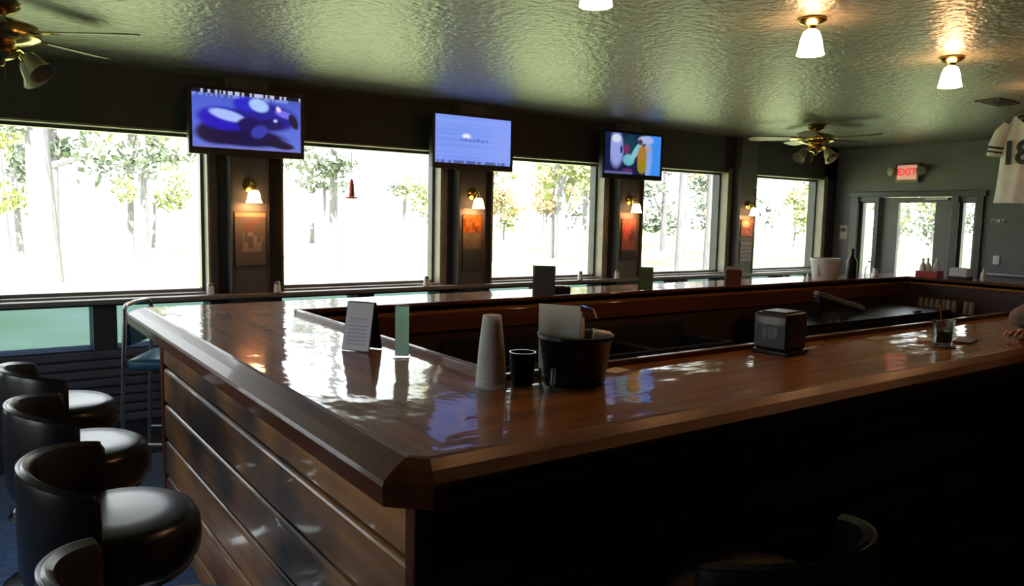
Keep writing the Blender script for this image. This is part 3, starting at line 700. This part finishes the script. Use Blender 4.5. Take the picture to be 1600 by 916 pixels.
for s_ in (-1, 1):
    pts = [(0, s_ * .115, .60), (0, s_ * .16, .53), (0, s_ * .195, .44), (0, s_ * .21, .36)]
    sl = MB().tube(pts, [.045, .062, .062, .056], 14).build('sleeve', 'jersey', js, smooth=True)
    MB().tube([(0, s_ * .197, .435), (0, s_ * .200, .418)], [.0632, .0625], 14).build('stripe', 'black', sl, smooth=True)
    MB().tube([(0, s_ * .203, .402), (0, s_ * .206, .388)], [.0608, .0595], 14).build('stripe', 'black', sl, smooth=True)
MB().tube([(-.03 * math.sin(a), .065 * math.cos(a), .648 - .035 * math.sin(a)) for a in [PI * k / 14 for k in range(15)]], .010, 8).build('collar', 'black', js, smooth=True)
for k, (chs, yy) in enumerate((('1', .085), ('8', -.022))):
    text_mesh('number', chs, .25, .003, 'black', js, Matrix.Translation((-.056, yy, .37)) @ Matrix(((0, 0, -1, 0), (-1, 0, 0, 0), (0, 1, 0, 0), (0, 0, 0, 1))))
hg = MB().tube([(0, -.11, .615), (0, -.04, .655), (0, 0, .668), (0, .04, .655), (0, .11, .615)], .006, 8).build('hanger', 'black', js, smooth=True)
MB().tube([(0, 0, .666), (0, 0, CEIL - 1.745)], .003, 6).build('hook', 'steel', hg)

# ------------------------------------------------------------------ things on the bar
def at(x, y, dz=.0005): return (x, y, BT + dz)
M['menuprint'] = painted('pale menu print', 0, .5)
mn = thing('menu_stand', 'pale lavender tent menu leaning on the left counter', 'menu', at(1.175, 2.60, .0025), -1.0)
def menu_fn(u, v):
    c = lin(236, 235, 248)
    if .12 < u < .88 and int(v * 26) % 2 and .1 < v < .72 and tick[int(v * 26) + 9] > .25: c = lin(200, 198, 220)
    if .72 < v < .88 and .3 < u < .85 and int(v * 30) % 2: c = lin(235, 235, 245)
    return c
def sheet(parent, name, tilt, y0, flip, wd, ht):
    R_ = Matrix.Translation((0, y0, 0)) @ Matrix.Rotation(tilt, 4, 'X')
    cr = [(-wd / 2, 0, 0), (wd / 2, 0, 0), (wd / 2, 0, ht), (-wd / 2, 0, ht)]
    MB().prism([R_ @ Vector(p) for p in cr], [R_ @ (Vector(p) + Vector((0, .004, 0))) for p in cr]).build(name, 'black', parent)
    return R_
R_ = sheet(mn, 'front_board', -.22, -.045, 0, .115, .178)
picture('front_page', R_ @ Vector((-.055, -.001, .003)), (R_.to_3x3() @ Vector((1, 0, 0))), (R_.to_3x3() @ Vector((0, 0, 1))), .11, .172, 20, 52, menu_fn, M['menuprint'], mn)
R_ = sheet(mn, 'rear_board', .22, .041, 0, .115, .178)
cd = thing('table_card', 'pale green upright card in acrylic holder beside the tent menu', 'card holder', at(1.235, 2.40), -.62)
M['mint'] = vary(pbr('pale mint card', (.38, .62, .52), .5), (.66, .88, .80), (.74, .93, .87), 12, 3)
translucent(M['mint'], (.80, 1.0, .92), .75)
bx(-.024, .024, -.0012, .0, .004, .178).build('card', 'mint', cd); bx(-.028, .028, -.022, .022, 0, .006).build('foot', 'clearglass', cd); bx(-.026, .026, -.003, -.0014, .004, .182).build('front_sheet', 'clearglass', cd)
# stack of foam cups, mouth down
for k in range(9):
    t = MB().lathe([(.0445, 0), (.0465, .004), (.0455, .010), (.033, .100), (.031, .103), (.0001, .103)], 24, caps=False)
    o = t.build('foam_cup', 'foam', None, smooth=True); o.location = (1.238, 1.843, BT + .0005 + .0137 * k)
    o.scale = (1 - .022 * k, 1 - .022 * k, 1)
    tag(o, 'white foam cup turned mouth down, ' + ['lowest', 'second', 'third', 'fourth', 'fifth', 'sixth', 'seventh', 'eighth', 'topmost'][k] + ' of the stack', 'cup', 'stack of foam cups')
t = thing('glass_tumbler', 'dark green glass tumbler between foam cups and round tub', 'tumbler', at(1.335, 1.822))
MB().lathe([(.030, 0), (.034, .006), (.040, .10), (.037, .10), (.031, .010), (.001, .010)], 22, caps=False).build('body', 'greenglass', t, smooth=True)
t = thing('shot_glass', 'small clear glass in front of the round tub', 'glass', at(1.36, 1.735))
MB().lathe([(.020, 0), (.022, .004), (.026, .06), (.024, .06), (.019, .010), (.001, .010)], 20, caps=False).build('body', 'clearglass', t, smooth=True)
tb = thing('condiment_tub', 'black round tub of menus and napkins on the counter', 'tub', at(1.500, 1.778))
MB().lathe([(.085, 0), (.092, .006), (.108, .13), (.116, .138), (.116, .148), (.108, .150), (.100, .145), (.086, .012), (.001, .012)], 32, caps=False).build('body', 'black', tb, smooth=True)
for k, (dx, dy, rz, tl, w_, h_) in enumerate(((-.050, .015, -1.0, .05, .13, .225), (-.030, .03, -1.0, .05, .13, .205), (-.008, .03, -1.0, .05, .11, .185), (.010, .035, -1.0, .05, .09, .165))):
    t = thing('menu_card', ['white menu card at the edge of the round tub, tallest', 'white menu card behind the tallest one in the round tub', 'white folded card in the middle of the round tub', 'short white card at the back of the round tub'][k], 'menu card', (1.500 + dx, 1.778 + dy, BT + .0135), rz, 'cards in the tub')
    R_ = Matrix.Rotation(tl, 4, 'X'); cr = [(-w_ / 2, 0, .003), (w_ / 2, 0, .003), (w_ / 2, 0, h_), (-w_ / 2 + .02 * (k % 2), 0, h_)]
    MB().prism([R_ @ Vector(p) for p in cr], [R_ @ (Vector(p) + Vector((0, .003, 0))) for p in cr]).build('sheet', 'paper', t)
t = thing('napkin_pile', 'tan napkins heaped in the round tub', 'napkins', (1.558, 1.755, BT + .0135))
for k in range(6):
    R_ = Matrix.Rotation(-.9 + .06 * k, 4, 'Z') @ Matrix.Rotation(.16, 4, 'Y')
    cr = [(-.028, -.034), (.028, -.034), (.028, .034), (-.028, .034)]
    MB().prism([R_ @ Vector((a, b, .10 + .008 * k)) for a, b in cr], [R_ @ Vector((a, b, .1035 + .008 * k)) for a, b in cr]).build('napkin', 'paper', t)
t = thing('paper_slip', 'white paper slip lying beside the round tub', 'paper', at(1.73, 1.84), .3); bx(-.045, .045, -.03, .03, 0, .002).build('sheet', 'paper', t)
# black napkin dispenser
nd = thing('napkin_dispenser', 'black box napkin dispenser with grey printed panel on the counter', 'napkin dispenser', at(2.54, 1.80), .12)
bx(-.075, .075, -.070, .070, .014, .155).build('body', 'black', nd, bevel=.010); bx(-.08, .08, -.075, .075, 0, .014).build('base', 'black', nd, bevel=.004)
bx(-.055, .055, -.05, .05, .155, .160).build('lid', 'black', nd, bevel=.004)
def nap_fn(u, v):
    c = lin(26, 29, 32)
    if v > .72: c = mixc(c, lin(150, 155, 158), .8 * ell(u, v, .5, .9, .42, .2, 0, .4))
    for cx_, cy_, rx_, ry_ in ((.30, .45, .07, .22), (.48, .40, .05, .14), (.66, .48, .09, .20), (.5, .6, .12, .05), (.56, .30, .1, .04)): c = mixc(c, lin(96, 99, 102), .8 * ell(u, v, cx_, cy_, rx_, ry_, 0, .3))
    return c
picture('printed_panel', (-.0765, .060, .03), (0, -1, 0), (0, 0, 1), .12, .11, 28, 28, nap_fn, M['print'], nd)
# drink, coaster and bits near the person
t = thing('coaster', 'round pinkish coaster under the drink glass', 'coaster', at(3.27, 1.545)); MB().lathe([(.05, 0), (.051, .003), (.049, .005)], 24).build('disc', 'fascia', t)
t = thing('drink_glass', 'clear drink glass with ice and straw near the person', 'glass', (3.27, 1.545, BT + .006))
MB().lathe([(.032, 0), (.036, .005), (.042, .105), (.039, .105), (.034, .012), (.001, .012)], 22, caps=False).build('body', 'clearglass', t, smooth=True)
MB().lathe([(.001, .013), (.033, .013), (.036, .055), (.001, .056)], 20, caps=False).build('drink', 'greenglass', t, smooth=True)
for a, b, c in ((.012, .008, .056), (-.012, .006, .060), (.0, -.014, .058)): bx(a - .010, a + .010, b - .010, b + .010, c - .008, c + .010).build('ice_cube', 'clearglass', t, bevel=.002)
MB().tube([(.015, .0, .015), (-.022, .01, .165)], .003, 6).build('straw', 'red', t)
t = thing('phone', 'dark phone lying on the counter beside the drink glass', 'phone', at(3.50, 1.56), .25); bx(-.075, .075, -.037, .037, 0, .009).build('body', 'black', t, bevel=.004); bx(-.066, .066, -.033, .033, .0091, .0096).build('screen', 'dark', t)
t = thing('receipt', 'crumpled pale receipt behind the drink glass', 'receipt', at(3.36, 1.66), .6)
MB().grid([[(-.05 + .02 * i, -.03 + .015 * j, .002 + .010 * math.sin(i * 1.4 + j)**2) for i in range(6)] for j in range(5)]).build('sheet', 'paper', t, smooth=True, recalc=False)
t = thing('dollar_note', 'flat pale paper note on the long counter', 'paper note', at(2.62 + .62, 1.80), .1); bx(-.07, .07, -.03, .03, 0, .0015).build('sheet', 'jamb', t)

# things on the far counter
cdh = thing('card_holder', 'dark grey upright menu holder on the far counter', 'card holder', at(2.93, 3.785), -.72)
bx(-.065, .065, -.008, .008, .004, .195).build('board', 'trim', cdh, bevel=.003); bx(-.065, .065, -.04, .04, 0, .008).build('foot', 'black', cdh); bx(-.074, -.066, -.012, .012, .004, .198).build('edge_strip', 'steel', cdh)
t = thing('card_reader', 'low black machine on the far counter beside the menu holder', 'card machine', at(3.10, 3.90), -.5)
bx(-.10, .10, -.05, .05, 0, .055).build('body', 'black', t, bevel=.012); bx(-.06, .06, -.045, .02, .055, .058).build('keypad', 'dark', t)
t = thing('table_card', 'dark green upright card on the far counter', 'card holder', at(3.85, 3.83), -.78)
M['green'] = vary(pbr('dark green card', (.06, .10, .05), .5), (.05, .09, .045), (.10, .15, .07), 14, 3)
bx(-.05, .05, -.006, .006, .004, .165).build('card', 'green', t); bx(-.054, -.05, -.008, .008, .004, .168).build('edge_strip', 'clearglass', t); bx(-.05, .05, -.03, .03, 0, .006).build('foot', 'clearglass', t)
t = thing('menu_box', 'reddish brown box of menus on the far counter', 'menu box', at(4.72, 3.78), -.9)
bx(-.06, .06, -.04, .04, 0, .13).build('box', 'fascia', t, bevel=.004); bx(-.045, .045, -.015, -.009, .03, .155).build('menu', 'jamb', t); bx(-.05, .05, .009, .015, .03, .145).build('menu', 'paper', t)
def shaker(label, loc, mat='white'):
    t = thing('salt_shaker', label, 'shaker', loc)
    MB().lathe([(.020, 0), (.024, .004), (.021, .05), (.018, .06)], 16).build('body', mat, t, smooth=True)
    MB().lathe([(.020, .058), (.020, .068), (.012, .078), (.001, .08)], 16, caps=False).build('cap', 'steel', t, smooth=True)
shaker('white salt shaker on far counter beside the white bucket', at(5.62, 3.74))
t = thing('white_bucket', 'white plastic bucket with printed side on the far counter', 'bucket', at(6.02, 3.86))
MB().lathe([(.095, 0), (.10, .005), (.118, .17), (.124, .172), (.124, .19), (.116, .192), (.110, .18), (.092, .01), (.001, .01)], 28, caps=False).build('body', 'white', t, smooth=True)
picture('label', (0, 0, 0), (1, 0, 0), (0, 0, 1), .1, .1, 12, 12, lambda u, v: mixc(lin(210, 210, 215), lin(120, 118, 150), ell(u, v, .5, .5, .35, .35)), M['print'], t).matrix_local = Matrix.Translation((-.121, -.012, .04)) @ Matrix.Rotation(math.radians(-42), 4, 'Z') @ Matrix.Rotation(math.radians(-4), 4, 'X')
def bottle(label, loc, mat, cap, h=.24, r=.034, cat='bottle', group=None):
    t = thing('bottle', label, cat, loc, 0, group)
    MB().lathe([(r * .9, 0), (r, .006), (r, h * .55), (r * .85, h * .64), (r * .38, h * .78), (r * .34, h * .95)], 18).build('body', mat, t, smooth=True)
    MB().lathe([(r * .40, h * .93), (r * .40, h), (r * .3, h * 1.01)], 14).build('cap', cap, t, smooth=True)
bottle('dark tall bottle on far counter beside the white bucket', at(6.36, 3.82), 'black', 'black', .27, .045)
bottle('short clear bottle with white cap on far counter', at(6.60, 3.80), 'clearglass', 'white', .16)
shaker('small white shaker near the far end of the far counter', at(6.98, 3.95))
cb = thing('condiment_caddy', 'red condiment caddy at the end of the far counter', 'caddy', at(7.32, 3.62), .2)
mb = MB(); mb.box(-.11, .11, -.09, .09, 0, .012); mb.box(-.11, -.10, -.09, .09, .012, .07); mb.box(.10, .11, -.09, .09, .012, .07); mb.box(-.10, .10, -.09, -.08, .012, .07); mb.box(-.10, .10, .08, .09, .012, .07)
mb.build('tray', 'red', cb)
for dx, dy, lb, m_, cp in ((-.05, .04, 'white squeeze bottle in the red caddy, next to the window side', 'white', 'white'), (.05, -.035, 'white squeeze bottle in the red caddy, away from the window side', 'white', 'white'), (.05, .045, 'red capped white squeeze bottle in the red caddy', 'white', 'red')):
    bottle(lb, (7.32 + dx, 3.62 + dy, BT + .013), m_, cp, .17, .03)
t = thing('napkin_box', 'white napkin box with dark base beside the red caddy', 'napkin box', at(7.35, 3.36), .1)
bx(-.07, .07, -.07, .07, .03, .11).build('napkins', 'paper', t); bx(-.08, .08, -.08, .08, 0, .035).build('base', 'black', t, bevel=.004)
bottle('small pale bottle beside the white napkin box', at(7.36, 3.17), 'white', 'white', .12, .022)

# inside the bar
ck = thing('bottle_cooler', 'long black bottle cooler under the far counter', 'cooler', (5.65, 3.36, 0))
bx(-1.05, 1.05, -.27, .28, .04, .84).build('cabinet', 'dark', ck, bevel=.008); bx(-1.05, 1.05, -.22, .25, 0, .04).build('plinth', 'black', ck)
for k in range(2): l_ = bx(-1.03 + 1.04 * k, -.01 + 1.04 * k, -.26, .27, .84, .865).build('lid', 'black', ck, bevel=.004); bx(-.56 + 1.04 * k, -.46 + 1.04 * k, -.24, -.22, .865, .88).build('handle', 'chrome', l_)
sk = thing('bar_sink', 'dark steel bar sink bench under the far counter', 'sink', (3.05, 3.40, 0))
M['dsteel'] = vary(pbr('dull dark steel', (.08, .08, .085), .45, 1.0), (.06, .06, .065), (.10, .10, .105), 20, 3, (1, 10, 10))
mb = MB(); mb.box(-.95, .95, -.24, -.20, .62, .80); mb.box(-.95, .95, .20, .24, .62, .88); mb.box(-.95, -.9, -.20, .20, .62, .80); mb.box(.9, .95, -.20, .20, .62, .80); mb.box(-.9, .9, -.2, .2, .62, .64)
for x in (-.3, .3): mb.box(x - .04, x + .04, -.20, .20, .64, .79)
mb.build('basin', 'dsteel', sk)
for x in (-.9, .9):
    for y in (-.2, .2): MB().lathe([(.02, 0), (.02, .62)], 12, cx=x, cy=y).build('leg', 'dsteel', sk, smooth=True)
MB().tube([(0, .22, .87), (0, .22, 1.0), (0, .18, 1.03), (0, .06, 1.02), (0, .03, .97)], .011, 8).build('faucet', 'chrome', sk, smooth=True)
tr = thing('serving_tray', 'narrow grey-green tray leaning above the black cooler', 'tray', (5.45, 3.36, .866))
R_ = Matrix.Translation((0, 0, .034)) @ Matrix.Rotation(math.radians(13), 4, 'Y') @ Matrix.Translation((0, 0, .075))
M['tray'] = vary(pbr('grey green tray', (.16, .17, .14), .4), (.13, .14, .115), (.19, .20, .17), 9, 3)
cr = [(-.33, -.02, -.02), (.33, -.02, -.02), (.33, .02, -.02), (-.33, .02, -.02)]
MB().prism([R_ @ Vector(p) for p in cr], [R_ @ (Vector(p) + Vector((0, 0, .035))) for p in cr]).build('board', 'tray', tr, bevel=.006)
bx(-.30, -.26, -.03, .03, 0, .150).build('foot', 'black', tr); bx(.26, .30, -.03, .03, 0, .026).build('foot', 'black', tr)
for k, y in enumerate((3.48, 3.43, 3.385, 3.335, 3.285, 3.24, 3.195, 3.10, 3.055)):
    t = thing('glass_tumbler', 'pale tumbler upside down on the shelf inside the bar', 'tumbler', (6.92, y, .8155), 0, 'tumblers on the bar shelf')
    MB().lathe([(.021, 0), (.0205, .02), (.017, .105), (.001, .105)], 14, caps=False).build('body', 'fanglass', t, smooth=True)
# shakers along the window ledge
for x, lb in ((1.30, 'white shaker on window ledge beside the first pillar'), (1.73, 'white shaker on window ledge right under the first pillar poster'), (2.90, 'white shaker on window ledge beside the second pillar'), (4.45, 'white shaker on window ledge beside the third pillar'), (4.86, 'white shaker on window ledge under the dark red poster')):
    shaker(lb, (x, YW - .065 if x not in (1.73, 4.86) else YW - .093, 1.0155), 'white')
    
# ------------------------------------------------------------------ person leaning on the bar at the right
def skin_mesh(verts, edges, radii, levels=2, root=0):
    me = bpy.data.meshes.new('body'); me.from_pydata(verts, edges, []); o = bpy.data.objects.new('body_tmp', me); COL.objects.link(o)
    sk_ = o.modifiers.new('skin', 'SKIN'); sk_.use_smooth_shade = True
    for i, sv in enumerate(me.skin_vertices[0].data):
        r = radii[i]; sv.radius = (r, r) if not isinstance(r, tuple) else r; sv.use_root = (i == root)
    sb = o.modifiers.new('sub', 'SUBSURF'); sb.levels = levels; sb.render_levels = levels
    dg = bpy.context.evaluated_depsgraph_get(); em = bpy.data.meshes.new_from_object(o.evaluated_get(dg))
    bpy.data.objects.remove(o); return em
PX, PY = 4.10, 1.06
ps = thing('person', 'person in taupe shirt leaning folded arms on the bar', 'person', (PX, PY, 0))
V = {}; order = []; rad = []
def vv(k, p, r): V[k] = len(order); order.append(p); rad.append(r)
vv('pelvis', (0, -.02, .90), (.15, .12)); vv('waist', (0, .06, 1.02), (.14, .105)); vv('chest', (0, .17, 1.20), (.165, .115)); vv('neck0', (0, .22, 1.36), (.07, .065)); vv('neck1', (0, .25, 1.43), .052); vv('head0', (0, .275, 1.50), (.070, .082)); vv('head1', (0, .28, 1.57), (.074, .092)); vv('head2', (0, .275, 1.635), (.055, .066))
ed = ['pelvis-waist', 'waist-chest', 'chest-neck0', 'neck0-neck1', 'neck1-head0', 'head0-head1', 'head1-head2']
for s_, n_ in ((-1, 'l'), (1, 'r')):
    vv(n_ + 'sh', (s_ * .165, .20, 1.315), .068); vv(n_ + 'el', (s_ * .30, .42, 1.160 if s_ < 0 else 1.130), .052)
    if s_ < 0: vv('lwr', (-.06, .50, 1.135), .034); vv('lpalm', (.02, .515, 1.122), (.036, .022))
    else: vv('rwr', (-.16, .435, 1.106), .030); vv('rpalm', (-.27, .415, 1.099), (.034, .020))
    vv(n_ + 'hip', (s_ * .09, .0, .885), .098); vv(n_ + 'kn', (s_ * .13, .245, .80), .066); vv(n_ + 'an', (s_ * .12, .10, .40), .045); vv(n_ + 'ft', (s_ * .12, .19, .345), (.038, .03))
    ed += ['chest-%ssh' % n_, '%ssh-%sel' % (n_, n_), '%sel-%swr' % (n_, n_), '%swr-%spalm' % (n_, n_), 'pelvis-%ship' % n_, '%ship-%skn' % (n_, n_), '%skn-%san' % (n_, n_), '%san-%sft' % (n_, n_)]
em = skin_mesh(order, [tuple(V[q] for q in e.split('-')) for e in ed], rad)
parts = [em]
for s_, base in ((1, (-.27, .415, 1.099)), (-1, (.02, .515, 1.122))):
    dx = -s_
    for k, (oy, ln) in enumerate(((.028, .070), (.010, .080), (-.009, .074), (-.027, .058))):
        b = Vector(base) + Vector((dx * .015, oy, 0)); p1 = b + Vector((dx * ln * .45, oy * .15, .004)); p2 = b + Vector((dx * ln * .78, oy * .2, -.004)); p3 = b + Vector((dx * ln, oy * .2, -.013))
        parts.append(skin_mesh([tuple(b), tuple(p1), tuple(p2), tuple(p3)], [(0, 1), (1, 2), (2, 3)], [.0095, .009, .0085, .007], 1))
    b = Vector(base) + Vector((-dx * .03, s_ * -.022, .0)); parts.append(skin_mesh([tuple(b), tuple(b + Vector((dx * .03, -s_ * .022, .004))), tuple(b + Vector((dx * .06, -s_ * .028, -.004)))], [(0, 1), (1, 2)], [.012, .010, .008], 1))
bmj = bmesh.new()
for q in parts: bmj.from_mesh(q)
pm = bpy.data.meshes.new('body'); bmj.to_mesh(pm); bmj.free()
for q in ('shirt', 'skin', 'jeans'): pm.materials.append(M[q])
for p in pm.polygons:
    p.use_smooth = True; c = p.center
    if c.z > 1.385: p.material_index = 1
    elif c.z < .92: p.material_index = 2
    elif c.y > .38 and ((c.x < -.165 and c.z < 1.125 and c.y < .455 and c.x > -.5 and (c.x < -.30 or c.z < 1.121) and not (c.x < -.25 and c.z > 1.122) and not c.x < -.36) or (c.x > -.06 and c.y > .475 and c.x < .15)): p.material_index = 1
    else: p.material_index = 0
bo = bpy.data.objects.new('body', pm); COL.objects.link(bo); bo.parent = ps
hm = MB()
rows = []
for j in range(9):
    th_ = PI * .56 * j / 8
    rows.append([(.088 * math.sin(th_) * math.cos(a), .268 + .105 * math.sin(th_) * math.sin(a) - .012, 1.575 + .112 * math.cos(th_) - (.06 * (1 - math.sin(a)) * .5 * math.sin(th_))) for a in [2 * PI * i / 20 for i in range(21)]])
hm.grid(rows).build('hair', 'hair', ps, smooth=True, recalc=False)
for s_ in (-1, 1):
    MB().lathe([(.001, -.011), (.009, -.006), (.011, 0), (.009, .006), (.001, .011)], 12, caps=False, mat=Matrix.Translation((s_ * .030, .362, 1.575))).build('eye', 'white', ps, smooth=True)
    MB().lathe([(.001, -.026), (.010, -.016), (.012, 0), (.011, .016), (.001, .026)], 12, caps=False, mat=Matrix.Translation((s_ * .079, .275, 1.565))).build('ear', 'skin', ps, smooth=True)
MB().prism([(-.013, .362, 1.535), (.013, .362, 1.535), (0, .368, 1.585)], [(-.009, .388, 1.537), (.009, .388, 1.537), (0, .370, 1.580)]).build('nose', 'skin', ps, smooth=True)
MB().tube([(-.022, .352, 1.508), (0, .364, 1.507), (.022, .352, 1.508)], .005, 6).build('mouth', 'fascia', ps, smooth=True)
